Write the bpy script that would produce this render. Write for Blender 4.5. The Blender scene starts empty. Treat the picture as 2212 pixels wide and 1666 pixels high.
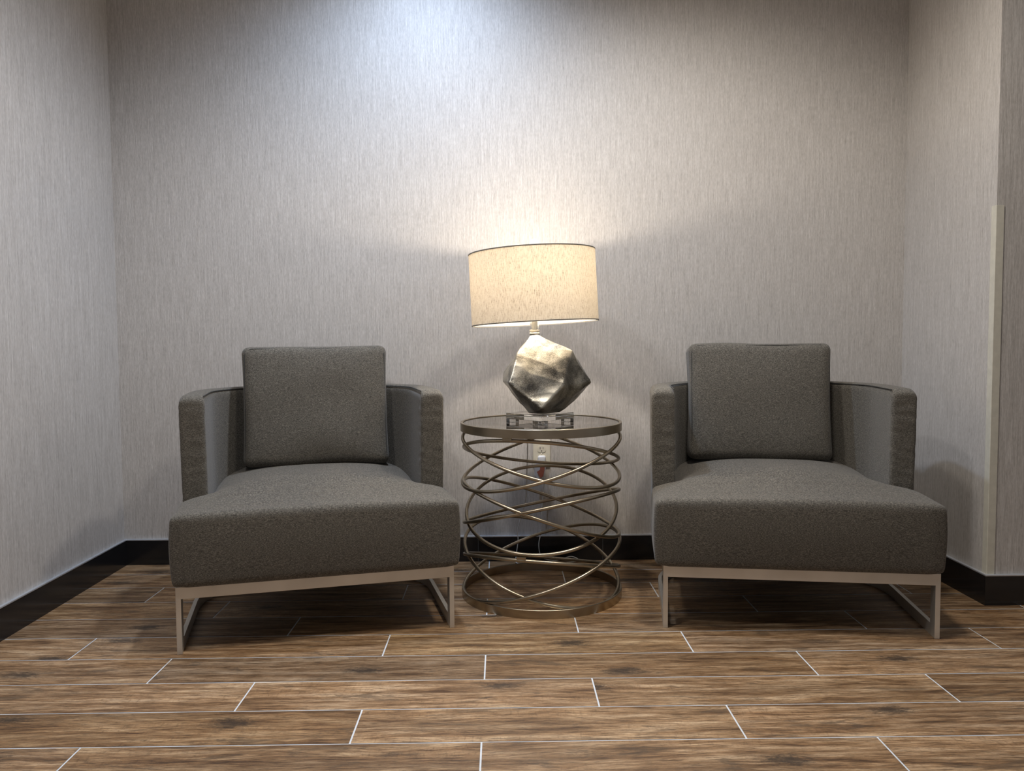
import bpy, bmesh, math, random
from mathutils import Vector, Matrix, noise
from math import sin, cos, pi, radians
random.seed(7)
sc = bpy.context.scene
COL = sc.collection

# ------------------------------------------------------------------ camera
F_PX, PITCH, YAW, ROLL, CAM_H, DIST = 1754.127, 0.0574627, 0.0135019, -0.0069045, 0.928, 3.35675
fw = Vector((sin(YAW)*cos(PITCH), cos(YAW)*cos(PITCH), -sin(PITCH)))
r0 = Vector((cos(YAW), -sin(YAW), 0)); u0 = r0.cross(fw)
rr = cos(ROLL)*r0 + sin(ROLL)*u0
uu = -sin(ROLL)*r0 + cos(ROLL)*u0
cd = bpy.data.cameras.new('camera'); cam = bpy.data.objects.new('camera', cd); COL.objects.link(cam)
cd.sensor_fit = 'HORIZONTAL'; cd.sensor_width = 36.0; cd.lens = F_PX*36.0/2212.0
cd.clip_start = 0.02; cd.clip_end = 60
m = Matrix((rr, uu, -fw)).transposed().to_4x4(); m.translation = Vector((0, -DIST, CAM_H))
cam.matrix_world = m
sc.camera = cam
sc.view_settings.view_transform = 'Standard'
sc.view_settings.look = 'None'
sc.view_settings.gamma = 1
sc.view_settings.use_curve_mapping = False
sc.view_settings.exposure = 0.12

# ------------------------------------------------------------------ world and room lights
world = bpy.data.worlds.new('lobby'); sc.world = world; world.use_nodes = True
bg = world.node_tree.nodes['Background']
bg.inputs[0].default_value = (0.95, 0.96, 1.0, 1); bg.inputs[1].default_value = 0.23

def spot(name, loc, power, color, angle, blend, radius=0.05, target=None):
    l = bpy.data.lights.new(name, 'SPOT'); l.energy = power; l.color = color
    l.spot_size = radians(angle); l.spot_blend = blend; l.shadow_soft_size = radius
    o = bpy.data.objects.new(name, l); COL.objects.link(o); o.location = loc
    d = (Vector(target) - Vector(loc)) if target else Vector((0, 0, -1))
    o.rotation_euler = d.to_track_quat('-Z', 'Y').to_euler()
    return o
CEIL = 2.72
COOL = (0.72, 0.84, 1.0); WARM = (1.0, 0.83, 0.64); NEUT = (1.0, 0.93, 0.84)
spot('ceiling_spot_cool', (-0.29, -0.54, CEIL-0.03), 98, (0.60, 0.75, 1.0), 146, 1.0, 0.05)
spot('ceiling_spot_centre', (-0.10, -1.30, CEIL-0.03), 54, NEUT, 152, 0.7, 0.10)
spot('ceiling_spot_left', (-0.85, -1.85, CEIL-0.03), 74, (0.97, 0.96, 0.98), 152, 0.6, 0.12)
spot('ceiling_spot_right', (0.72, -1.15, CEIL-0.03), 92, (1.0, 0.93, 0.85), 150, 0.6, 0.10)

# ------------------------------------------------------------------ node helpers
def mat(name):
    m = bpy.data.materials.new(name); m.use_nodes = True
    nt = m.node_tree; b = nt.nodes['Principled BSDF']
    return m, nt, b
def N(nt, t, **kw):
    n = nt.nodes.new(t)
    for k, v in kw.items():
        if k in n.inputs: n.inputs[k].default_value = v
        else: setattr(n, k, v)
    return n
def L(nt, a, b): nt.links.new(a, b)
def mapped(nt, scale, src='Object', loc=(0,0,0)):
    tc = N(nt, 'ShaderNodeTexCoord'); mp = N(nt, 'ShaderNodeMapping')
    mp.inputs['Scale'].default_value = scale; mp.inputs['Location'].default_value = loc
    L(nt, tc.outputs[src], mp.inputs['Vector']); return mp.outputs[0]
def ramp(nt, fac, stops):
    r = N(nt, 'ShaderNodeValToRGB'); cr = r.color_ramp
    while len(cr.elements) < len(stops): cr.elements.new(0.5)
    for e, (p, c) in zip(cr.elements, stops): e.position = p; e.color = (*c, 1)
    L(nt, fac, r.inputs[0]); return r.outputs[0]
def noise_tex(nt, vec, scale, detail=2, rough=0.5, dist=0.0):
    n = N(nt, 'ShaderNodeTexNoise'); n.inputs['Scale'].default_value = scale
    n.inputs['Detail'].default_value = detail; n.inputs['Roughness'].default_value = rough
    n.inputs['Distortion'].default_value = dist
    if vec: L(nt, vec, n.inputs['Vector'])
    return n.outputs[0]
def mixc(nt, fac, a, b, mode='MIX'):
    m = N(nt, 'ShaderNodeMix', data_type='RGBA', blend_type=mode)
    for s, v in ((0, fac), (6, a), (7, b)):
        if hasattr(v, 'is_linked'): L(nt, v, m.inputs[s])
        elif isinstance(v, (int, float)): m.inputs[s].default_value = v
        else: m.inputs[s].default_value = (*v, 1)
    return m.outputs[2]
def mth(nt, op, a, b=None):
    m = N(nt, 'ShaderNodeMath', operation=op)
    for s, v in ((0, a), (1, b)):
        if v is None: continue
        if hasattr(v, 'is_linked'): L(nt, v, m.inputs[s])
        else: m.inputs[s].default_value = v
    return m.outputs[0]
def bump(nt, b, h, strength, dist=0.001):
    n = N(nt, 'ShaderNodeBump'); n.inputs['Strength'].default_value = strength; n.inputs['Distance'].default_value = dist
    L(nt, h, n.inputs['Height']); L(nt, n.outputs[0], b.inputs['Normal']); return n

# ------------------------------------------------------------------ materials
def wallpaper():
    m, nt, b = mat('vertical_weave_wallpaper')
    fine = noise_tex(nt, mapped(nt, (420, 420, 13)), 1.0, 3, 0.65)
    mid = noise_tex(nt, mapped(nt, (120, 120, 5)), 1.0, 2, 0.6)
    brk = noise_tex(nt, mapped(nt, (260, 260, 60), loc=(5, 5, 5)), 1.0, 2, 0.6)
    s = mth(nt, 'ADD', mth(nt, 'MULTIPLY', fine, 0.5), mth(nt, 'ADD', mth(nt, 'MULTIPLY', mid, 0.2), mth(nt, 'MULTIPLY', brk, 0.3)))
    c = ramp(nt, s, [(0.34, (0.32, 0.30, 0.278)), (0.5, (0.455, 0.432, 0.408)), (0.66, (0.60, 0.578, 0.552))])
    L(nt, c, b.inputs['Base Color'])
    b.inputs['Roughness'].default_value = 0.5; b.inputs['Specular IOR Level'].default_value = 0.45
    bump(nt, b, s, 0.6, 0.0016)
    return m
def plain(name, col, rough=0.5, metal=0.0, spec=0.5):
    m, nt, b = mat(name)
    n = noise_tex(nt, mapped(nt, (40, 40, 40)), 1.0, 3)
    c = ramp(nt, n, [(0.3, tuple(v*0.93 for v in col)), (0.7, tuple(min(1, v*1.05) for v in col))])
    L(nt, c, b.inputs['Base Color']); b.inputs['Roughness'].default_value = rough
    b.inputs['Metallic'].default_value = metal; b.inputs['Specular IOR Level'].default_value = spec
    return m
def fabric():
    m, nt, b = mat('heathered_charcoal_upholstery')
    n1 = noise_tex(nt, mapped(nt, (190, 190, 620)), 1.0, 3, 0.75)
    n2 = noise_tex(nt, mapped(nt, (520, 520, 1100)), 1.0, 2, 0.7)
    n3 = noise_tex(nt, mapped(nt, (14, 14, 22)), 1.0, 3, 0.6)
    s = mth(nt, 'ADD', mth(nt, 'MULTIPLY', n1, 0.55), mth(nt, 'MULTIPLY', n2, 0.45))
    c = ramp(nt, s, [(0.40, (0.022, 0.020, 0.017)), (0.5, (0.083, 0.077, 0.065)), (0.61, (0.235, 0.216, 0.178))])
    c = mixc(nt, mth(nt, 'MULTIPLY', n3, 0.35), c, (0.10, 0.085, 0.068))
    L(nt, c, b.inputs['Base Color']); b.inputs['Roughness'].default_value = 0.9
    b.inputs['Specular IOR Level'].default_value = 0.2
    b.inputs['Sheen Weight'].default_value = 0.15; b.inputs['Sheen Roughness'].default_value = 0.5
    bump(nt, b, s, 0.22, 0.0008)
    return m
def metal(name, c1, c2, rough, streak=(3, 3, 200), met=1.0):
    m, nt, b = mat(name)
    n = noise_tex(nt, mapped(nt, streak), 1.0, 3, 0.6)
    n2 = noise_tex(nt, mapped(nt, (7, 7, 7)), 1.0, 2, 0.6)
    L(nt, ramp(nt, n2, [(0.35, c1), (0.65, c2)]), b.inputs['Base Color'])
    b.inputs['Metallic'].default_value = met
    L(nt, mth(nt, 'ADD', rough-0.08, mth(nt, 'MULTIPLY', n, 0.16)), b.inputs['Roughness'])
    return m
def rock_metal():
    m, nt, b = mat('antiqued_champagne_silver')
    n = noise_tex(nt, mapped(nt, (9, 9, 9)), 1.0, 4, 0.6, 0.4)
    sp = noise_tex(nt, mapped(nt, (420, 420, 420)), 1.0, 2, 0.7)
    s = mth(nt, 'ADD', mth(nt, 'MULTIPLY', n, 0.65), mth(nt, 'MULTIPLY', sp, 0.35))
    c = ramp(nt, s, [(0.38, (0.085, 0.08, 0.072)), (0.47, (0.27, 0.258, 0.222)), (0.57, (0.66, 0.625, 0.53))])
    L(nt, c, b.inputs['Base Color']); b.inputs['Metallic'].default_value = 1.0
    L(nt, mth(nt, 'ADD', 0.22, mth(nt, 'MULTIPLY', sp, 0.28)), b.inputs['Roughness'])
    bump(nt, b, s, 0.55, 0.002)
    return m
def shade_mat():
    m = bpy.data.materials.new('linen_lampshade'); m.use_nodes = True; nt = m.node_tree
    nt.nodes.clear(); out = N(nt, 'ShaderNodeOutputMaterial')
    v = noise_tex(nt, mapped(nt, (620, 620, 55)), 1.0, 3, 0.7)
    h = noise_tex(nt, mapped(nt, (90, 90, 900)), 1.0, 3, 0.7)
    s = mth(nt, 'ADD', mth(nt, 'MULTIPLY', v, 0.72), mth(nt, 'MULTIPLY', h, 0.28))
    c = ramp(nt, s, [(0.35, (0.40, 0.34, 0.27)), (0.46, (0.80, 0.76, 0.69)), (0.6, (0.90, 0.87, 0.81))])
    tcol = ramp(nt, s, [(0.38, (0.42, 0.34, 0.24)), (0.47, (0.80, 0.73, 0.60)), (0.6, (0.88, 0.82, 0.71))])
    d = N(nt, 'ShaderNodeBsdfDiffuse'); t = N(nt, 'ShaderNodeBsdfTranslucent')
    L(nt, c, d.inputs[0]); L(nt, tcol, t.inputs[0])
    mx = N(nt, 'ShaderNodeMixShader'); mx.inputs[0].default_value = 0.36
    L(nt, d.outputs[0], mx.inputs[1]); L(nt, t.outputs[0], mx.inputs[2]); L(nt, mx.outputs[0], out.inputs[0])
    return m
def glass(name, col, rough=0.0, ior=1.49):
    m, nt, b = mat(name)
    b.inputs['Base Color'].default_value = (*col, 1); b.inputs['Transmission Weight'].default_value = 1
    b.inputs['Roughness'].default_value = rough; b.inputs['IOR'].default_value = ior
    return m
def emissive(name, col, strength):
    m, nt, b = mat(name); b.inputs['Base Color'].default_value = (*col, 1)
    b.inputs['Emission Color'].default_value = (*col, 1); b.inputs['Emission Strength'].default_value = strength
    return m
def wood_tile():
    m, nt, b = mat('wood_look_plank_tile')
    uv = N(nt, 'ShaderNodeUVMap'); uv.uv_map = 'plank'
    def mp(scale, loc=(0, 0, 0)):
        q = N(nt, 'ShaderNodeMapping'); q.inputs['Scale'].default_value = scale; q.inputs['Location'].default_value = loc
        L(nt, uv.outputs[0], q.inputs[0]); return q.outputs[0]
    # warp the grain slightly so it flows around
    w = noise_tex(nt, mp((2.2, 9, 1)), 1.0, 3, 0.5)
    wv = N(nt, 'ShaderNodeVectorMath', operation='SCALE'); wc = N(nt, 'ShaderNodeCombineXYZ')
    L(nt, mth(nt, 'MULTIPLY', mth(nt, 'SUBTRACT', w, 0.5), 0.05), wc.inputs[1])
    add = N(nt, 'ShaderNodeVectorMath', operation='ADD'); L(nt, uv.outputs[0], add.inputs[0]); L(nt, wc.outputs[0], add.inputs[1])
    def mp2(scale, loc=(0, 0, 0)):
        q = N(nt, 'ShaderNodeMapping'); q.inputs['Scale'].default_value = scale; q.inputs['Location'].default_value = loc
        L(nt, add.outputs[0], q.inputs[0]); return q.outputs[0]
    zone = noise_tex(nt, mp2((1.5, 11, 1), (2, 9, 0)), 1.0, 3, 0.55)
    band = noise_tex(nt, mp2((3.4, 40, 1), (3, 1, 0)), 1.0, 8, 0.72, 0.2)
    fine = noise_tex(nt, mp2((16, 230, 1)), 1.0, 8, 0.78)
    dash = noise_tex(nt, mp2((34, 420, 1), (4, 2, 0)), 1.0, 4, 0.7)
    blot = noise_tex(nt, mp2((4.2, 20, 1), (7, 4, 0)), 1.0, 9, 0.72, 0.7)
    cross = noise_tex(nt, mp2((110, 30, 1), (1, 8, 0)), 1.0, 3, 0.6)
    c = ramp(nt, band, [(0.36, (0.095, 0.050, 0.023)), (0.45, (0.235, 0.137, 0.066)), (0.53, (0.34, 0.222, 0.124)), (0.66, (0.52, 0.385, 0.25))])
    c = mixc(nt, 1.0, c, ramp(nt, zone, [(0.35, (0.74, 0.72, 0.70)), (0.62, (1.16, 1.16, 1.16))]), 'MULTIPLY')
    c = mixc(nt, 1.0, c, ramp(nt, fine, [(0.39, (0.40, 0.35, 0.30)), (0.47, (0.88, 0.86, 0.83)), (0.60, (1.34, 1.34, 1.32))]), 'MULTIPLY')
    dd = ramp(nt, dash, [(0.38, (1, 1, 1)), (0.43, (0, 0, 0))])
    c = mixc(nt, mth(nt, 'MULTIPLY', dd, 0.65), c, (0.075, 0.045, 0.025))
    dk = ramp(nt, blot, [(0.38, (1, 1, 1)), (0.44, (0, 0, 0))])
    c = mixc(nt, mth(nt, 'MULTIPLY', dk, 0.60), c, (0.085, 0.058, 0.036))
    cr = ramp(nt, cross, [(0.34, (0.66, 0.63, 0.60)), (0.46, (1, 1, 1))])
    c = mixc(nt, mth(nt, 'MULTIPLY', ramp(nt, zone, [(0.50, (0, 0, 0)), (0.60, (1, 1, 1))]), 0.7), c, mixc(nt, 1.0, c, cr, 'MULTIPLY'))
    # knots with darker rings
    vor = N(nt, 'ShaderNodeTexVoronoi', feature='F1', voronoi_dimensions='2D'); vor.inputs['Scale'].default_value = 1.0; vor.inputs['Randomness'].default_value = 1.0
    L(nt, mp2((2.1, 5.2, 1), (0.3, 0.6, 0)), vor.inputs['Vector'])
    kn = noise_tex(nt, mp2((42, 130, 1)), 1.0, 7, 0.8, 0.4)
    kd = mth(nt, 'ADD', vor.outputs['Distance'], mth(nt, 'MULTIPLY', mth(nt, 'SUBTRACT', kn, 0.5), 0.55))
    kf = ramp(nt, kd, [(0.04, (1, 1, 1)), (0.15, (0, 0, 0))])
    ring = mth(nt, 'SINE', mth(nt, 'MULTIPLY', kd, 90.0))
    halo = mth(nt, 'MULTIPLY', ramp(nt, kd, [(0.12, (1, 1, 1)), (0.32, (0, 0, 0))]), ramp(nt, ring, [(0.2, (0, 0, 0)), (0.8, (1, 1, 1))]))
    sel = ramp(nt, N_sep(nt, vor.outputs['Color']), [(0.56, (1, 1, 1)), (0.60, (0, 0, 0))])
    c = mixc(nt, mth(nt, 'MULTIPLY', mth(nt, 'MULTIPLY', halo, sel), 0.40), c, (0.10, 0.062, 0.036))
    c = mixc(nt, mth(nt, 'MULTIPLY', mth(nt, 'MULTIPLY', kf, sel), 0.88), c, (0.040, 0.027, 0.018))
    vc = N(nt, 'ShaderNodeVertexColor'); vc.layer_name = 'tint'
    c = mixc(nt, 1.0, c, vc.outputs[0], 'MULTIPLY')
    L(nt, c, b.inputs['Base Color'])
    L(nt, mth(nt, 'ADD', 0.36, mth(nt, 'MULTIPLY', fine, 0.22)), b.inputs['Roughness'])
    b.inputs['Specular IOR Level'].default_value = 0.45
    bump(nt, b, mth(nt, 'ADD', mth(nt, 'MULTIPLY', fine, 0.6), mth(nt, 'MULTIPLY', cross, 0.4)), 0.55, 0.002)
    return m
def N_sep(nt, col):
    s = N(nt, 'ShaderNodeSeparateColor'); L(nt, col, s.inputs[0]); return s.outputs[0]

M = dict(
    wall=wallpaper(), fabric=fabric(), ceil=plain('ceiling_paint', (0.75, 0.73, 0.70), 0.8),
    black=plain('black_glazed_tile', (0.011, 0.011, 0.012), 0.16, 0, 0.5),
    grout=plain('pale_grout', (0.66, 0.70, 0.74), 0.7), bgrout=plain('dark_grout', (0.07, 0.07, 0.07), 0.7),
    trim=plain('satin_metal_edge', (0.62, 0.66, 0.72), 0.3, 0.6),
    guard=plain('beige_vinyl', (0.56, 0.54, 0.46), 0.4), ivory=plain('ivory_plastic', (0.70, 0.66, 0.54), 0.35),
    white=plain('white_plastic', (0.74, 0.76, 0.80), 0.3), red=plain('red_print', (0.50, 0.16, 0.10), 0.5),
    slot=plain('dark_slot', (0.02, 0.02, 0.02), 0.6), gasket=plain('black_dust_cloth', (0.012, 0.012, 0.012), 0.7),
    nickel=metal('brushed_nickel', (0.63, 0.605, 0.555), (0.73, 0.705, 0.65), 0.40, met=0.78),
    bronze=metal('antique_bronze', (0.31, 0.26, 0.19), (0.46, 0.40, 0.305), 0.32, (9, 9, 9)),
    rock=rock_metal(), shade=shade_mat(), crystal=glass('clear_crystal', (0.97, 0.98, 0.98)),
    tint=glass('smoked_glass', (0.32, 0.29, 0.27), 0.0, 1.52), cable=plain('translucent_cord', (0.60, 0.60, 0.58), 0.35),
    bulb=emissive('glowing_bulb', (1.0, 0.87, 0.71), 420), seam=plain('dark_thread', (0.035, 0.034, 0.032), 0.9),
    brass=metal('pale_champagne_metal', (0.50, 0.47, 0.41), (0.62, 0.59, 0.52), 0.3), floor=wood_tile(),
    edge=plain('shade_edge_binding', (0.16, 0.15, 0.13), 0.7), clearpl=glass('clear_plastic', (0.9, 0.92, 0.92), 0.15),
)

# ------------------------------------------------------------------ mesh helpers
def link(name, bm, m, parent=None, smooth=False, loc=None, kind=None, **props):
    me = bpy.data.meshes.new(name)
    bmesh.ops.recalc_face_normals(bm, faces=bm.faces[:])
    bm.to_mesh(me); bm.free()
    if isinstance(m, (list, tuple)):
        for x in m: me.materials.append(x)
    else: me.materials.append(m)
    if smooth:
        for p in me.polygons: p.use_smooth = True
        if smooth is not True: me.set_sharp_from_angle(angle=radians(smooth))
    o = bpy.data.objects.new(name, me); COL.objects.link(o)
    if parent: o.parent = parent
    if loc: o.location = loc
    if kind: o['kind'] = kind
    for k, v in props.items(): o[k] = v
    return o
def thing(name, label, cat, loc, rotz=0, group=None):
    o = bpy.data.objects.new(name, None); COL.objects.link(o); o.empty_display_size = 0.1
    o.location = loc; o.rotation_euler = (0, 0, rotz); o['label'] = label; o['category'] = cat
    if group: o['group'] = group
    return o
def box(bm, x0, x1, y0, y1, z0, z1, bev=0, mi=0):
    vs = [bm.verts.new((x, y, z)) for x in (x0, x1) for y in (y0, y1) for z in (z0, z1)]
    fs = [bm.faces.new([vs[i] for i in q]) for q in ((0,1,3,2),(4,6,7,5),(0,4,5,1),(2,3,7,6),(0,2,6,4),(1,5,7,3))]
    for f in fs: f.material_index = mi
    if bev:
        es = list({e for f in fs for e in f.edges})
        r = bmesh.ops.bevel(bm, geom=es, offset=bev, segments=2, profile=0.5, affect='EDGES')
        for f in r['faces']: f.material_index = mi
def rbox(bm, x0, x1, y0, y1, z0, z1, r, n=24):
    """rounded box with an even surface grid"""
    c = Vector(((x0+x1)/2, (y0+y1)/2, (z0+z1)/2)); h = Vector(((x1-x0)/2, (y1-y0)/2, (z1-z0)/2))
    t = bmesh.new(); bmesh.ops.create_cube(t, size=2)
    bmesh.ops.subdivide_edges(t, edges=t.edges[:], cuts=n, use_grid_fill=True)
    for v in t.verts:
        p = Vector(v.co[i]*h[i] for i in range(3))
        q = Vector(max(-(h[i]-r), min(h[i]-r, p[i])) for i in range(3)); d = p-q
        v.co = c + q + (d.normalized()*r if d.length > 1e-9 else d)
    me = bpy.data.meshes.new('t'); t.to_mesh(me); t.free(); bm.from_mesh(me); bpy.data.meshes.remove(me)
def tube(bm, pts, r, closed=False, seg=12, mi=0):
    P = [Vector(p) for p in pts]; n = len(P); rings = []
    up = None
    for i in range(n):
        a = P[(i-1) % n] if (closed or i > 0) else P[i]; b = P[(i+1) % n] if (closed or i < n-1) else P[i]
        t = (b-a).normalized()
        if up is None: up = t.orthogonal().normalized()
        up = (up - t*up.dot(t)).normalized(); s = t.cross(up)
        rings.append([bm.verts.new(P[i] + r*(cos(2*pi*k/seg)*up + sin(2*pi*k/seg)*s)) for k in range(seg)])
    m_ = n if closed else n-1
    for i in range(m_):
        A, B = rings[i], rings[(i+1) % n]; off = 0
        if closed and i == n-1:  # match twist
            off = min(range(seg), key=lambda o_: (A[0].co-B[o_].co).length)
        for k in range(seg):
            f = bm.faces.new((A[k], A[(k+1) % seg], B[(k+1+off) % seg], B[(k+off) % seg])); f.material_index = mi
    if not closed:
        bm.faces.new(rings[0][::-1]).material_index = mi; bm.faces.new(rings[-1]).material_index = mi
def lathe(bm, prof, seg=64, cx=0, cy=0, close=False, mi=0):
    rings = []
    for (r, z) in prof:
        rings.append([bm.verts.new((cx+r*cos(2*pi*k/seg), cy+r*sin(2*pi*k/seg), z)) for k in range(seg)])
    idx = list(range(len(prof))); pairs = list(zip(idx, idx[1:])) + ([(idx[-1], 0)] if close else [])
    for a, b in pairs:
        for k in range(seg):
            bm.faces.new((rings[a][k], rings[a][(k+1) % seg], rings[b][(k+1) % seg], rings[b][k])).material_index = mi
    if not close:
        for q in (rings[0], rings[-1]): bm.faces.new(q).material_index = mi
def smoothpath(pts, n=10, closed=False):
    P = [Vector(p) for p in pts]; out = []; m_ = len(P)
    rng = range(m_ if closed else m_-1)
    for i in rng:
        g = lambda j: P[j % m_] if closed else P[max(0, min(m_-1, j))]
        a, b, c, d = g(i-1), g(i), g(i+1), g(i+2)
        for k in range(n):
            t = k/n
            out.append(0.5*((2*b) + (c-a)*t + (2*a-5*b+4*c-d)*t*t + (3*b-a-3*c+d)*t**3))
    if not closed: out.append(P[-1])
    return out
def remeshed(bm, voxel, smooth_it=4):
    """voxel-unite the shapes in bm, return a fresh bmesh"""
    me = bpy.data.meshes.new('tmp'); bmesh.ops.recalc_face_normals(bm, faces=bm.faces[:]); bm.to_mesh(me); bm.free()
    o = bpy.data.objects.new('tmp', me); COL.objects.link(o)
    md = o.modifiers.new('r', 'REMESH'); md.mode = 'VOXEL'; md.voxel_size = voxel
    ms = o.modifiers.new('s', 'SMOOTH'); ms.iterations = smooth_it; ms.factor = 0.5
    dg = bpy.context.evaluated_depsgraph_get(); dg.update(); ev = o.evaluated_get(dg)
    m2 = bpy.data.meshes.new_from_object(ev); out = bmesh.new(); out.from_mesh(m2)
    bpy.data.objects.remove(o); bpy.data.meshes.remove(me); bpy.data.meshes.remove(m2)
    return out
def sstep(a, b, x):
    t = max(0.0, min(1.0, (x-a)/(b-a))); return t*t*(3-2*t)

# ------------------------------------------------------------------ room shell
XL, XR, YC = -1.570, 1.669, -0.623     # left wall, right wall, outer corner of the right wall
BH, BT = 0.108, 0.011
XE, YF = 4.4, -5.2
bm = bmesh.new(); box(bm, XL-0.12, XR+0.12, 0, 0.12, -0.1, CEIL); link('wall_back', bm, M['wall'], kind='structure')
bm = bmesh.new(); box(bm, XL-0.12, XL, YF, 0, -0.1, CEIL); link('wall_left', bm, M['wall'], kind='structure')
bm = bmesh.new(); box(bm, XR, XR+0.12, YC, 0, -0.1, CEIL); link('wall_right', bm, M['wall'], kind='structure')
bm = bmesh.new(); box(bm, XR+0.12, XE, YC, YC+0.12, -0.1, CEIL); link('wall_right_return', bm, M['wall'], kind='structure')
bm = bmesh.new(); box(bm, XL-0.12, XE, YF, 0.12, CEIL, CEIL+0.1); link('ceiling', bm, M['ceil'], kind='structure')

def base(name, x0, x1, y0, y1, joints, axis):
    bm = bmesh.new(); box(bm, x0, x1, y0, y1, 0.0, BH-0.006)
    ob = link(name, bm, M['black'], kind='structure')
    return ob
base('baseboard_back', XL+BT, XR-BT, -BT, 0, (), 0)
base('baseboard_left', XL, XL+BT, YF, 0, (), 1)
base('baseboard_right', XR-BT, XR, YC, 0, (), 1)
base('baseboard_right_return', XR-BT, XE, YC-BT, YC, (), 0)
# pale metal edge profile along the tile tops
def edge_trim(name, x0, x1, y0, y1):
    bm = bmesh.new(); box(bm, x0, x1, y0, y1, BH-0.006, BH, 0.0015); link(name, bm, M['trim'], kind='structure')
edge_trim('trim_1', XL+BT, XR-BT, -BT-0.001, 0)
edge_trim('trim_2', XL, XL+BT+0.001, YF, 0)
edge_trim('trim_3', XR-BT-0.001, XR, YC, 0)
edge_trim('trim_4', XR-BT-0.001, XE, YC-BT-0.001, YC)
# tile joints of the skirting, thin grout lines
bm = bmesh.new()
for x in (-1.02, -0.10, 0.42, 1.10): box(bm, x-0.001, x+0.001, -BT-0.0006, -BT+0.002, 0, BH-0.006)
link('trim_5', bm, M['bgrout'], kind='structure')
bm = bmesh.new()
for y in (-1.0, -1.92, -2.84): box(bm, XL+BT-0.002, XL+BT+0.0006, y-0.001, y+0.001, 0, BH-0.006)
link('trim_6', bm, M['bgrout'], kind='structure')
# vinyl corner guard on the outer corner
bm = bmesh.new()
lp = [(XR-0.0015, YC-0.003), (XR+0.024, YC-0.003), (XR+0.024, YC), (XR, YC), (XR, YC+0.024), (XR-0.003, YC+0.024), (XR-0.003, YC-0.0015)]
ra, rb_ = [bm.verts.new((x, y, BH)) for x, y in lp], [bm.verts.new((x, y, 1.365)) for x, y in lp]
bm.faces.new(ra); bm.faces.new(rb_)
for i in range(len(lp)): bm.faces.new((ra[i], ra[(i+1) % len(lp)], rb_[(i+1) % len(lp)], rb_[i]))
link('trim_7', bm, M['guard'], kind='structure', label='beige vinyl corner guard on the right outer corner')

# floor: one mesh, planks over a grout bed
PW, PL, PY0, G = 0.17273, 0.9174, -1.5339, 0.0042
OFF = (0.866, 0.5625, 0.242)
bm = bmesh.new(); uvl = bm.loops.layers.uv.new('plank'); cl = bm.loops.layers.color.new('tint')
def quad(x0, x1, y0, y1, z, mi, uo=None, tint=(1, 1, 1)):
    vs = [bm.verts.new(p) for p in ((x0, y0, z), (x1, y0, z), (x1, y1, z), (x0, y1, z))]
    f = bm.faces.new(vs); f.material_index = mi
    for lp in f.loops:
        lp[uvl].uv = (lp.vert.co.x + (uo[0] if uo else 0), lp.vert.co.y + (uo[1] if uo else 0)); lp[cl] = (*tint, 1)
quad(XL, XE, YF, 0, -0.0008, 1)
rnd = random.Random(11)
for k in range(-21, 10):
    ya, yb = PY0+(k-1)*PW+G/2, PY0+k*PW-G/2
    ya, yb = max(ya, YF), min(yb, -0.0)
    if yb <= ya: continue
    o = OFF[k % 3] + (-0.003 if k > 4 else 0)
    for i in range(-4, 7):
        xa, xb = o+i*PL+G/2, o+(i+1)*PL-G/2
        xa, xb = max(xa, XL), min(xb, XE)
        if xb <= xa: continue
        t = 0.86+0.26*rnd.random(); w = rnd.random()*0.10-0.03
        quad(xa, xb, ya, yb, 0.0, 0, (rnd.random()*40, rnd.random()*40), (t*(1+w*0.5), t, t*(1-w)))
fl = link('floor', bm, [M['floor'], M['grout']], kind='structure')

# ------------------------------------------------------------------ armchairs
def crown(x, y):
    g = sstep(-0.02, 0.34, y)
    front = 0.007*(1-min(1, abs(x)/0.425)**2.5) + 0.041*g*(1-min(1, (abs(x)/0.43))**2.3)
    rear = 0.050*(1-min(1.15, abs(x)/0.335)**3.2)
    k = sstep(0.20, 0.36, y)
    return front*(1-k) + rear*k
def upath(a, y0, ys, b, n=28, e=2.0):
    """plan of the barrel: from the left front, round the back, to the right front"""
    pts = [(-a, y0+(ys-y0)*i/6) for i in range(6)]
    for i in range(n+1):
        t = pi*i/n; c, s = -cos(t), sin(t)
        pts.append((a*math.copysign(abs(c)**(2/e), c), ys + b*abs(s)**(2/e)))
    pts += [(a, ys-(ys-y0)*(i+1)/6) for i in range(6)]
    return pts
def resample(pts, n):
    P = [Vector((p[0], p[1], 0)) for p in pts]; d = [0]
    for a, b in zip(P, P[1:]): d.append(d[-1]+(b-a).length)
    out = []; j = 0
    for i in range(n):
        s = d[-1]*i/(n-1)
        while j < len(d)-2 and d[j+1] < s: j += 1
        t = (s-d[j])/max(1e-9, d[j+1]-d[j]); out.append(P[j].lerp(P[j+1], min(1, t)))
    return out
def sweep_profile(bm, path, prof, endr=None):
    """prof(i): list of (offset outward, z); path of Vectors in plan"""
    n = len(path); rings = []
    for i in range(n):
        t = (path[min(n-1, i+1)]-path[max(0, i-1)]).normalized(); nr = Vector((-t.y, t.x, 0))
        rings.append([bm.verts.new(path[i]+nr*o+Vector((0, 0, z))) for o, z in prof(i)])
    m_ = len(rings[0])
    for i in range(n-1):
        for k in range(m_): bm.faces.new((rings[i][k], rings[i][(k+1) % m_], rings[i+1][(k+1) % m_], rings[i+1][k]))
    bm.faces.new(rings[0][::-1]); bm.faces.new(rings[-1])
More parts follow.
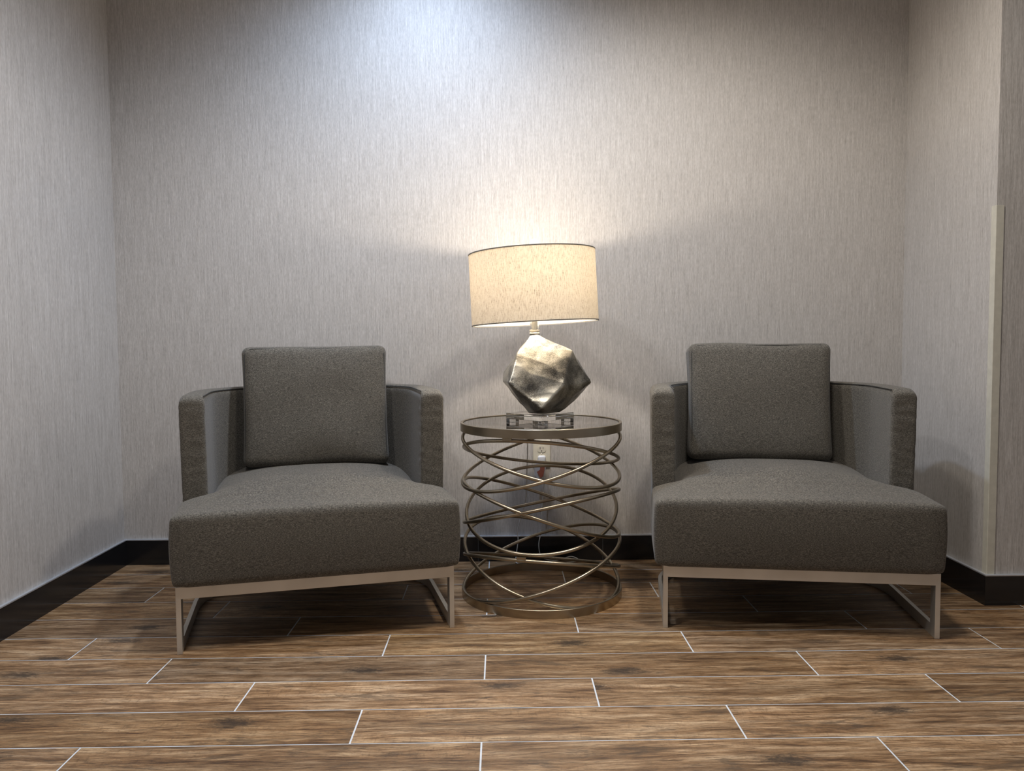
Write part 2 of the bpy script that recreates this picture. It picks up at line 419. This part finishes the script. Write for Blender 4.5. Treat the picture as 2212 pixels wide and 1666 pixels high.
def make_chair(label, loc, rotz, du=0.0, ws=1.0):
    def fit(bm):                                     # upholstery sits slightly off centre on its frame
        for v in bm.verts: v.co.x = v.co.x*ws+du
    t = thing('lounge_chair', label, 'armchair', loc, rotz, 'lounge chairs on either side of the round table')
    # seat: T-shaped block, crowned towards the middle
    bm = bmesh.new()
    rbox(bm, -0.428, 0.428, -0.024, 0.262, 0.2005, 0.419, 0.018, 20)
    rbox(bm, -0.352, 0.352, 0.13, 0.725, 0.213, 0.421, 0.036, 20)
    bm = remeshed(bm, 0.0065, 4)
    for v in bm.verts:
        x, y, z = v.co
        w = sstep(0.22, 0.425, z)
        v.co.z += crown(x, y)*w
        v.co.z += 0.0022*noise.noise(Vector((x*5, y*5, 3)))*w
        # front face swells slightly and tucks in at the bottom
        if y < 0.1: v.co.y -= 0.008*sin(pi*min(1, max(0, (z-0.208)/0.22)))*(1-min(1, abs(x)/0.43)**4)
        if abs(x) > 0.36: v.co.x += math.copysign(0.006*sin(pi*min(1, max(0, (z-0.208)/0.22))), x)
    fit(bm); link('seat', bm, M['fabric'], t, True)
    # barrel shell: arms and back in one band
    path = resample(upath(0.392, 0.262, 0.45, 0.325, e=2.35), 90)
    T = 0.040; Z0, Z1 = 0.206, 0.753; n_ = len(path)
    def prof(i):
        dd = min(i, n_-1-i); q = max(0, 1-dd/2.5)
        r = 0.020; zt = Z1-0.014*q*q; pts = []
        for (ox, oz, rad, a0) in ((T-r, zt-r, r, 0), (-T+r, zt-r, r, 90), (-T+r, Z0+r, r, 180), (T-0.055, Z0+0.055, 0.055, 270)):
            for k in range(5):
                a = radians(a0+90*k/4); pts.append((ox+rad*cos(a), oz+rad*sin(a)))
        return pts
    bm = bmesh.new(); sweep_profile(bm, path, prof)
    bm = remeshed(bm, 0.007, 3)
    for v in bm.verts:                               # arms taper in towards the floor; cloth puckers near the front seams
        k_ = sstep(0.75, 0.2, v.co.z); v.co.x *= 1-0.016*k_
        if v.co.y < 0.36: v.co += 0.0016*noise.noise(Vector((v.co.x*20, v.co.y*30, v.co.z*55)))*Vector((math.copysign(1, v.co.x), 1, 0))*sstep(0.36, 0.27, v.co.y)
    fit(bm); sh = link('backrest', bm, M['fabric'], t, True)
    # top-stitched seam along the inner and outer rims of the shell
    for off in (-T+0.003, ):
        bm = bmesh.new()
        pts = []
        for i in range(1, len(path)-1):
            tg = (path[i+1]-path[i-1]).normalized(); nr = Vector((-tg.y, tg.x, 0)); pts.append(path[i]+nr*off+Vector((0, 0, Z1-0.005)))
        tube(bm, pts, 0.0018, seg=6); fit(bm); link('piping', bm, M['seam'], sh, True)
    # frame of flat bar
    bm = bmesh.new(); box(bm, -0.417, 0.417, -0.003, 0.012, 0.166, 0.203, 0.001); link('front_rail', bm, M['nickel'], t)
    for s in (-1, 1):
        bm = bmesh.new(); x = s*0.4095
        box(bm, x-0.0075, x+0.0075, -0.003, 0.037, 0.0, 0.168, 0.001); link('leg', bm, M['nickel'], t)
    for nm, z0, z1 in (('floor_runner', 0.0, 0.037), ('seat_frame', 0.166, 0.203)):
        bm = bmesh.new(); p2 = resample(upath(0.4095, 0.038 if z0 == 0 else 0.013, 0.40, 0.32, e=2.2), 80)
        sweep_profile(bm, p2, lambda i: [(0.0065, z0), (0.0065, z1), (-0.0065, z1), (-0.0065, z0)])
        link(nm, bm, M['nickel'], t, 40)
    # dark dust cover under the seat
    bm = bmesh.new(); box(bm, -0.37, 0.37, 0.02, 0.62, 0.196, 0.206); link('underside', bm, M['gasket'], t)
    return t
def pillow(name, label, loc, rotz, dx, tilt, zrot=0.0):
    t = thing(name, label, 'cushion', loc, rotz, 'loose back cushions on the lounge chairs')
    bm = bmesh.new(); W2, H, TH = 0.263, 0.446, 0.15
    rbox(bm, -W2, W2, -TH/2, TH/2, 0, H, 0.03, 34)
    for v in bm.verts:
        x, y, z = v.co; u = abs(x)/W2; w = abs(z-H/2)/(H/2)
        bulge = (1-u**4)*(1-w**4)
        v.co.y += math.copysign(0.022*bulge, y)*min(1, abs(y)/0.05)
        v.co.x *= 1-0.014*(1-w*w)+0.012*w**3
        v.co.z += 0.007*noise.noise(Vector((x*5, z*5, y*3+dx*30)))
        v.co.y += 0.006*noise.noise(Vector((x*6+dx*40, 0, z*6)))
    M_ = Matrix.Translation((dx, 0.605, 0.456)) @ Matrix.Rotation(zrot, 4, 'Z') @ Matrix.Rotation(-tilt, 4, 'X')
    bm2 = bm.copy()
    bmesh.ops.transform(bm, matrix=M_, verts=bm.verts)
    c = link('cover', bm, M['fabric'], t, True)
    # sewn seams: front face outline
    bm2.free(); bm = bmesh.new(); q = []
    r = 0.030; a, b_ = W2-0.010, H-0.010; y = -TH/2+0.0085
    for (cx, cz, a0) in ((a-r, b_-r, 0), (-a+r, b_-r, 90), (-a+r, 0.010+r, 180), (a-r, 0.010+r, 270)):
        for k in range(7):
            an = radians(a0+15*k); q.append(Vector((cx+r*cos(an), y, cz+r*sin(an))))
    tube(bm, q, 0.0017, closed=True, seg=6); bmesh.ops.transform(bm, matrix=M_, verts=bm.verts)
    link('piping', bm, M['seam'], c, True)
    return t
CL = ((-0.561, -0.885, 0), radians(14.04)); CR = ((0.926, -0.870, 0), radians(-8.63))
make_chair('dark grey upholstered lounge chair left of the metal ring table', *CL, 0.004, 1.004)
make_chair('dark grey upholstered lounge chair right of the metal ring table, by the beige corner guard', *CR, -0.009, 1.015)
pillow('back_cushion', 'square dark grey back cushion propped on the left lounge chair', *CL, 0.012, radians(7))
pillow('back_cushion', 'square dark grey back cushion propped on the right lounge chair', *CR, -0.032, radians(7), radians(1.0))

# ------------------------------------------------------------------ round ring table
TX, TY, TR, TZ = 0.143, -0.431, 0.291, 0.630
t = thing('side_table', 'round side table of tilted bronze metal rings with smoked glass top', 'side table', (TX, TY, 0))
bm = bmesh.new(); lathe(bm, [(TR-0.010, TZ-0.030), (TR-0.001, TZ-0.030), (TR, TZ-0.029), (TR, TZ-0.001), (TR-0.001, TZ), (TR-0.009, TZ), (TR-0.010, TZ-0.001)], 128, close=True)
rim = link('top_rim', bm, M['bronze'], t, 40)
bm = bmesh.new(); lathe(bm, [(TR-0.012, TZ-0.010), (TR-0.012, TZ-0.003)], 128); link('glass_top', bm, M['tint'], t, 40)
bm = bmesh.new(); lathe(bm, [(TR-0.030, TZ-0.016), (TR-0.010, TZ-0.016), (TR-0.010, TZ-0.012), (TR-0.030, TZ-0.012)], 128, close=True); link('glass_ledge', bm, M['bronze'], t, 40)
bm = bmesh.new(); lathe(bm, [(TR-0.008, 0.0), (TR, 0.0), (TR, 0.029), (TR-0.001, 0.030), (TR-0.007, 0.030), (TR-0.008, 0.029)], 128, close=True)
link('base_hoop', bm, M['bronze'], t, 40)
RINGS = [(.5082, -.0685, .051, .283), (.4983, .084, .0385, .285), (.5125, -.0255, -.0745, .279), (.3198, -.097, -.0035, .281), (.322, .0575, -.0465, .281),
         (.3177, .0165, .106, .272), (.1257, -.070, .0795, .279), (.1177, .093, .0285, .284), (.1217, -.025, -.0665, .281)]
for (z0, a, b, R) in RINGS:
    bm = bmesh.new(); pts = []
    for k in range(120):
        ph = 2*pi*k/120; pts.append((R*cos(ph), R*sin(ph), z0+a*cos(ph)+b*sin(ph)))
    tube(bm, pts, 0.0062, closed=True, seg=12)
    link('ring', bm, M['bronze'], t, True)
def tab(x, z, w, h):
    bm = bmesh.new(); y = -math.sqrt(0.283**2-x*x); an = math.atan2(y, x)+pi/2
    box(bm, -w/2, w/2, -0.003, 0.003, -h/2, h/2, 0.001)
    bmesh.ops.transform(bm, matrix=Matrix.Translation((x, y, z)) @ Matrix.Rotation(an, 4, 'Z'), verts=bm.verts)
    link('connector', bm, M['bronze'], t)
tab(-0.124, 0.597, 0.034, 0.012); tab(-0.080, 0.198, 0.032, 0.013)

# ------------------------------------------------------------------ table lamp
LX, LY, LZ = 0.140, -0.431, TZ-0.003
lamp = thing('table_lamp', 'lit table lamp with linen drum shade on a faceted silver nugget base', 'lamp', (LX, LY, LZ))
def L3(x, y, z): return Vector((x-LX, y-LY, z-LZ))
# crystal foot: slab turned corner-on with four cube feet
bm = bmesh.new(); s = 0.0868; box(bm, -s, s, -s, s, 0.0135, 0.0335, 0.0012)
bmesh.ops.transform(bm, matrix=Matrix.Rotation(radians(45), 4, 'Z'), verts=bm.verts); link('crystal_base', bm, M['crystal'], lamp)
for sx, sy in ((0, -1), (1, 0), (0, 1), (-1, 0)):
    bm = bmesh.new(); c = 0.0165; box(bm, -c, c, -c, c, 0.0, 0.013, 0.001)
    bmesh.ops.transform(bm, matrix=Matrix.Translation((sx*0.099, sy*0.099, 0)) @ Matrix.Rotation(radians(45), 4, 'Z'), verts=bm.verts)
    link('foot', bm, M['crystal'], lamp)
# nugget body: hull of traced corners
cxp = lambda X, Z, Y: Vector((0.099+(X-666)*0.000483-LX, Y, 0.660+(1430-Z)*0.000483-LZ))
def ff(X, Z):                                        # corners of the large front facet share one plane
    v = cxp(X, Z, 0); v.y = -0.152 + 0.40*(v.z-0.05) + 0.10*v.x; return v
P = [cxp(672,846,-.02), cxp(745,838,-.02), cxp(700,842,.03), cxp(842,885,-.01),
     cxp(602,930,-.045), cxp(480,1190,-.0), cxp(500,1130,.05), cxp(590,1365,.0), cxp(665,1428,-.035), cxp(895,1428,-.03), cxp(780,1432,-.055),
     ff(745,1372), ff(905,1215), ff(992,963), ff(820,1250), ff(592,958), ff(515,1190), ff(680,905),
     cxp(1050,1035,.01), cxp(1137,1208,.015), cxp(1085,1275,.03), cxp(1010,1290,-.045),
     cxp(650,980,.11), cxp(960,980,.10), cxp(560,1200,.125), cxp(1040,1200,.13), cxp(700,1400,.07), cxp(880,1400,.07)]
bm = bmesh.new()
for p in P: bm.verts.new(p)
bmesh.ops.convex_hull(bm, input=bm.verts[:])
loose = [v for v in bm.verts if not v.link_faces]; bmesh.ops.delete(bm, geom=loose, context='VERTS')
bm = remeshed(bm, 0.0026, 4)
bm.normal_update()
for v in bm.verts:
    p = v.co*9
    q_ = Vector((p.x*1.6+p.z*0.5, p.y*1.6, p.z*3.2))
    d = 0.010*noise.noise(p+Vector((3.1, 0, 1))) + 0.0020*(0.35-abs(noise.noise(q_*0.7))*1.6) + 0.0022*noise.noise(p*2.6)
    v.co += v.normal*d
    if v.co.z < 0.0336: v.co.z = 0.0336
link('nugget_body', bm, M['rock'], lamp, True)
nx = 0.122-LX
bm = bmesh.new(); lathe(bm, [(0.012, 0.312), (0.0175, 0.314), (0.019, 0.319), (0.0175, 0.323), (0.014, 0.325), (0.0185, 0.328), (0.018, 0.333), (0.010, 0.335)], 40, nx); link('collar', bm, M['brass'], lamp, 40)
bm = bmesh.new(); lathe(bm, [(0.0165, 0.335), (0.0165, 0.372), (0.010, 0.374)], 40, nx); link('neck', bm, M['clearpl'], lamp, 40)
bm = bmesh.new(); lathe(bm, [(0.0075, 0.335), (0.0075, 0.44), (0.016, 0.445), (0.016, 0.50), (0.012, 0.505)], 32, nx); link('socket', bm, M['brass'], lamp, 40)
# shade, leaning slightly to the left
SH = Matrix.Translation((0.1245-LX, 0, 0.983-LZ)) @ Matrix.Rotation(radians(-2.6), 4, 'Y') @ Matrix.Rotation(radians(-1.0), 4, 'X')
R0, R1, HH = 0.2275, 0.2265, 0.252
bm = bmesh.new(); lathe(bm, [(R0, 0), (R1, HH), (R1-0.0012, HH), (R0-0.0012, 0)], 128, close=True); bmesh.ops.transform(bm, matrix=SH, verts=bm.verts)
shade = link('lamp_shade', bm, M['shade'], lamp, 40)
for z, r in ((0.0, R0), (HH, R1)):
    bm = bmesh.new(); lathe(bm, [(r-0.0018, z-0.0015), (r+0.0008, z-0.0015), (r+0.0008, z+0.0022), (r-0.0018, z+0.0022)], 128, close=True)
    bmesh.ops.transform(bm, matrix=SH, verts=bm.verts); link('shade_binding', bm, M['edge'], shade, 40)
bm = bmesh.new()
for k in range(3):
    a = radians(40+120*k); tube(bm, [(0, 0, HH-0.004), (R1*cos(a), R1*sin(a), HH-0.004)], 0.0016, seg=8)
tube(bm, smoothpath([(0, 0.0, HH), (0.045, 0, HH-0.03), (0.052, 0, HH-0.11), (0.01, 0, HH-0.20)], 8), 0.0014, seg=8)
tube(bm, smoothpath([(0, 0.0, HH), (-0.045, 0, HH-0.03), (-0.052, 0, HH-0.11), (-0.01, 0, HH-0.20)], 8), 0.0014, seg=8)
bmesh.ops.transform(bm, matrix=SH, verts=bm.verts); link('harp', bm, M['brass'], lamp, True)
bm = bmesh.new(); lathe(bm, [(0.004, HH-0.002), (0.004, HH+0.024), (0.0175, HH+0.026), (0.0185, HH+0.032), (0.017, HH+0.040), (0.011, HH+0.047), (0.002, HH+0.050)], 32, 0.012)
bmesh.ops.transform(bm, matrix=SH, verts=bm.verts); link('finial', bm, M['white'], lamp, 40)
bm = bmesh.new(); bmesh.ops.create_uvsphere(bm, u_segments=20, v_segments=12, radius=0.024)
bmesh.ops.transform(bm, matrix=SH @ Matrix.Translation((0, 0, HH-0.053)), verts=bm.verts)
link('bulb', bm, M['bulb'], lamp, True)
# cord: over the back of the table, down to the floor and back up to the plug
cord = [(0.13, -0.345, 0.633), (0.118, -0.25, 0.632), (0.112, -0.16, 0.635), (0.110, -0.131, 0.628), (0.106, -0.122, 0.56), (0.102, -0.10, 0.40), (0.098, -0.06, 0.28),
        (0.078, -0.03, 0.19), (0.064, -0.022, 0.13), (0.066, -0.022, 0.09), (0.058, -0.03, 0.03), (0.06, -0.055, 0.004), (0.13, -0.085, 0.003), (0.24, -0.06, 0.003), (0.315, -0.035, 0.006), (0.285, -0.022, 0.020), (0.22, -0.03, 0.006),
        (0.165, -0.026, 0.02), (0.152, -0.022, 0.07), (0.162, -0.020, 0.13), (0.166, -0.020, 0.22), (0.176, -0.020, 0.33), (0.178, -0.020, 0.38), (0.172, -0.019, 0.420)]
bm = bmesh.new(); tube(bm, smoothpath([L3(*p) for p in cord], 8), 0.0020, seg=8); cb = link('power_cord', bm, M['cable'], lamp, True)
bm = bmesh.new(); rbox(bm, -0.0165, 0.0165, -0.008, 0.008, -0.0135, 0.0135, 0.0075, 8)
bmesh.ops.transform(bm, matrix=Matrix.Translation(L3(0.1665, -0.0155, 0.4305)), verts=bm.verts); link('plug', bm, M['white'], cb, True)
bm = bmesh.new(); V = [L3(x, -0.030+dy, z) for (x, z, dy) in ((0.142, 0.428, 0), (0.176, 0.424, -0.004), (0.182, 0.395, -0.003), (0.172, 0.352, 0), (0.150, 0.348, 0.002), (0.136, 0.366, 0.004), (0.134, 0.398, 0.002))]
vs = [bm.verts.new(v) for v in V]; vb = [bm.verts.new(v+Vector((0, 0.001, 0))) for v in V]; bm.faces.new(vs); bm.faces.new(vb[::-1])
for i in range(7): bm.faces.new((vs[i], vb[i], vb[(i+1) % 7], vs[(i+1) % 7]))
tg = link('warning_tag', bm, M['white'], cb, label='white paper tag with red printing')
bm = bmesh.new(); V = [L3(x, -0.0308+dy, z) for (x, z, dy) in ((0.160, 0.412, -0.003), (0.172, 0.410, -0.005), (0.178, 0.396, -0.005), (0.171, 0.360, -0.002), (0.160, 0.352, -0.001), (0.145, 0.378, 0.0), (0.158, 0.388, -0.002))]
vs = [bm.verts.new(v) for v in V]; bm.faces.new(vs); r_ = bmesh.ops.extrude_face_region(bm, geom=bm.faces[:]); bmesh.ops.translate(bm, vec=(0, -0.0004, 0), verts=[g for g in r_['geom'] if isinstance(g, bmesh.types.BMVert)])
link('red_print', bm, M['red'], cb)

# ------------------------------------------------------------------ wall outlet
ou = thing('wall_outlet', 'ivory duplex wall outlet on the back wall behind the ring table', 'outlet', (0.1665, 0.0, 0.450))
bm = bmesh.new(); box(bm, -0.0355, 0.0355, -0.0055, 0, -0.0575, 0.0575, 0.002); link('cover_plate', bm, M['ivory'], ou)
for s in (1, -1):
    z = s*0.0195
    bm = bmesh.new()
    pr = [(0.0172*cos(radians(a)), max(-0.0135, min(0.0135, 0.0172*sin(radians(a))))) for a in range(0, 360, 10)]
    a_ = [bm.verts.new((x, -0.0078, z+zz)) for x, zz in pr]; b_ = [bm.verts.new((x, -0.004, z+zz)) for x, zz in pr]
    bm.faces.new(a_); bm.faces.new(b_[::-1])
    for i in range(len(pr)): bm.faces.new((a_[i], b_[i], b_[(i+1) % len(pr)], a_[(i+1) % len(pr)]))
    rc = link('receptacle', bm, M['ivory'], ou)
    if s == 1:
        bm = bmesh.new()
        for x, w, h in ((-0.0062, 0.0022, 0.009), (0.0062, 0.0018, 0.0075)): box(bm, x-w/2, x+w/2, -0.0083, -0.007, z+0.004-h/2, z+0.004+h/2)
        lathe_pts = [(0.0024*cos(a*pi/8), 0.0024*sin(a*pi/8)) for a in range(16)]
        f = [bm.verts.new((x, -0.0083, z-0.0075+zz)) for x, zz in lathe_pts]; bm.faces.new(f)
        link('slots', bm, M['slot'], rc)
bm = bmesh.new(); bmesh.ops.create_uvsphere(bm, u_segments=12, v_segments=6, radius=0.003, matrix=Matrix.Translation((0, -0.0055, 0))); link('screw', bm, M['ivory'], ou, True)
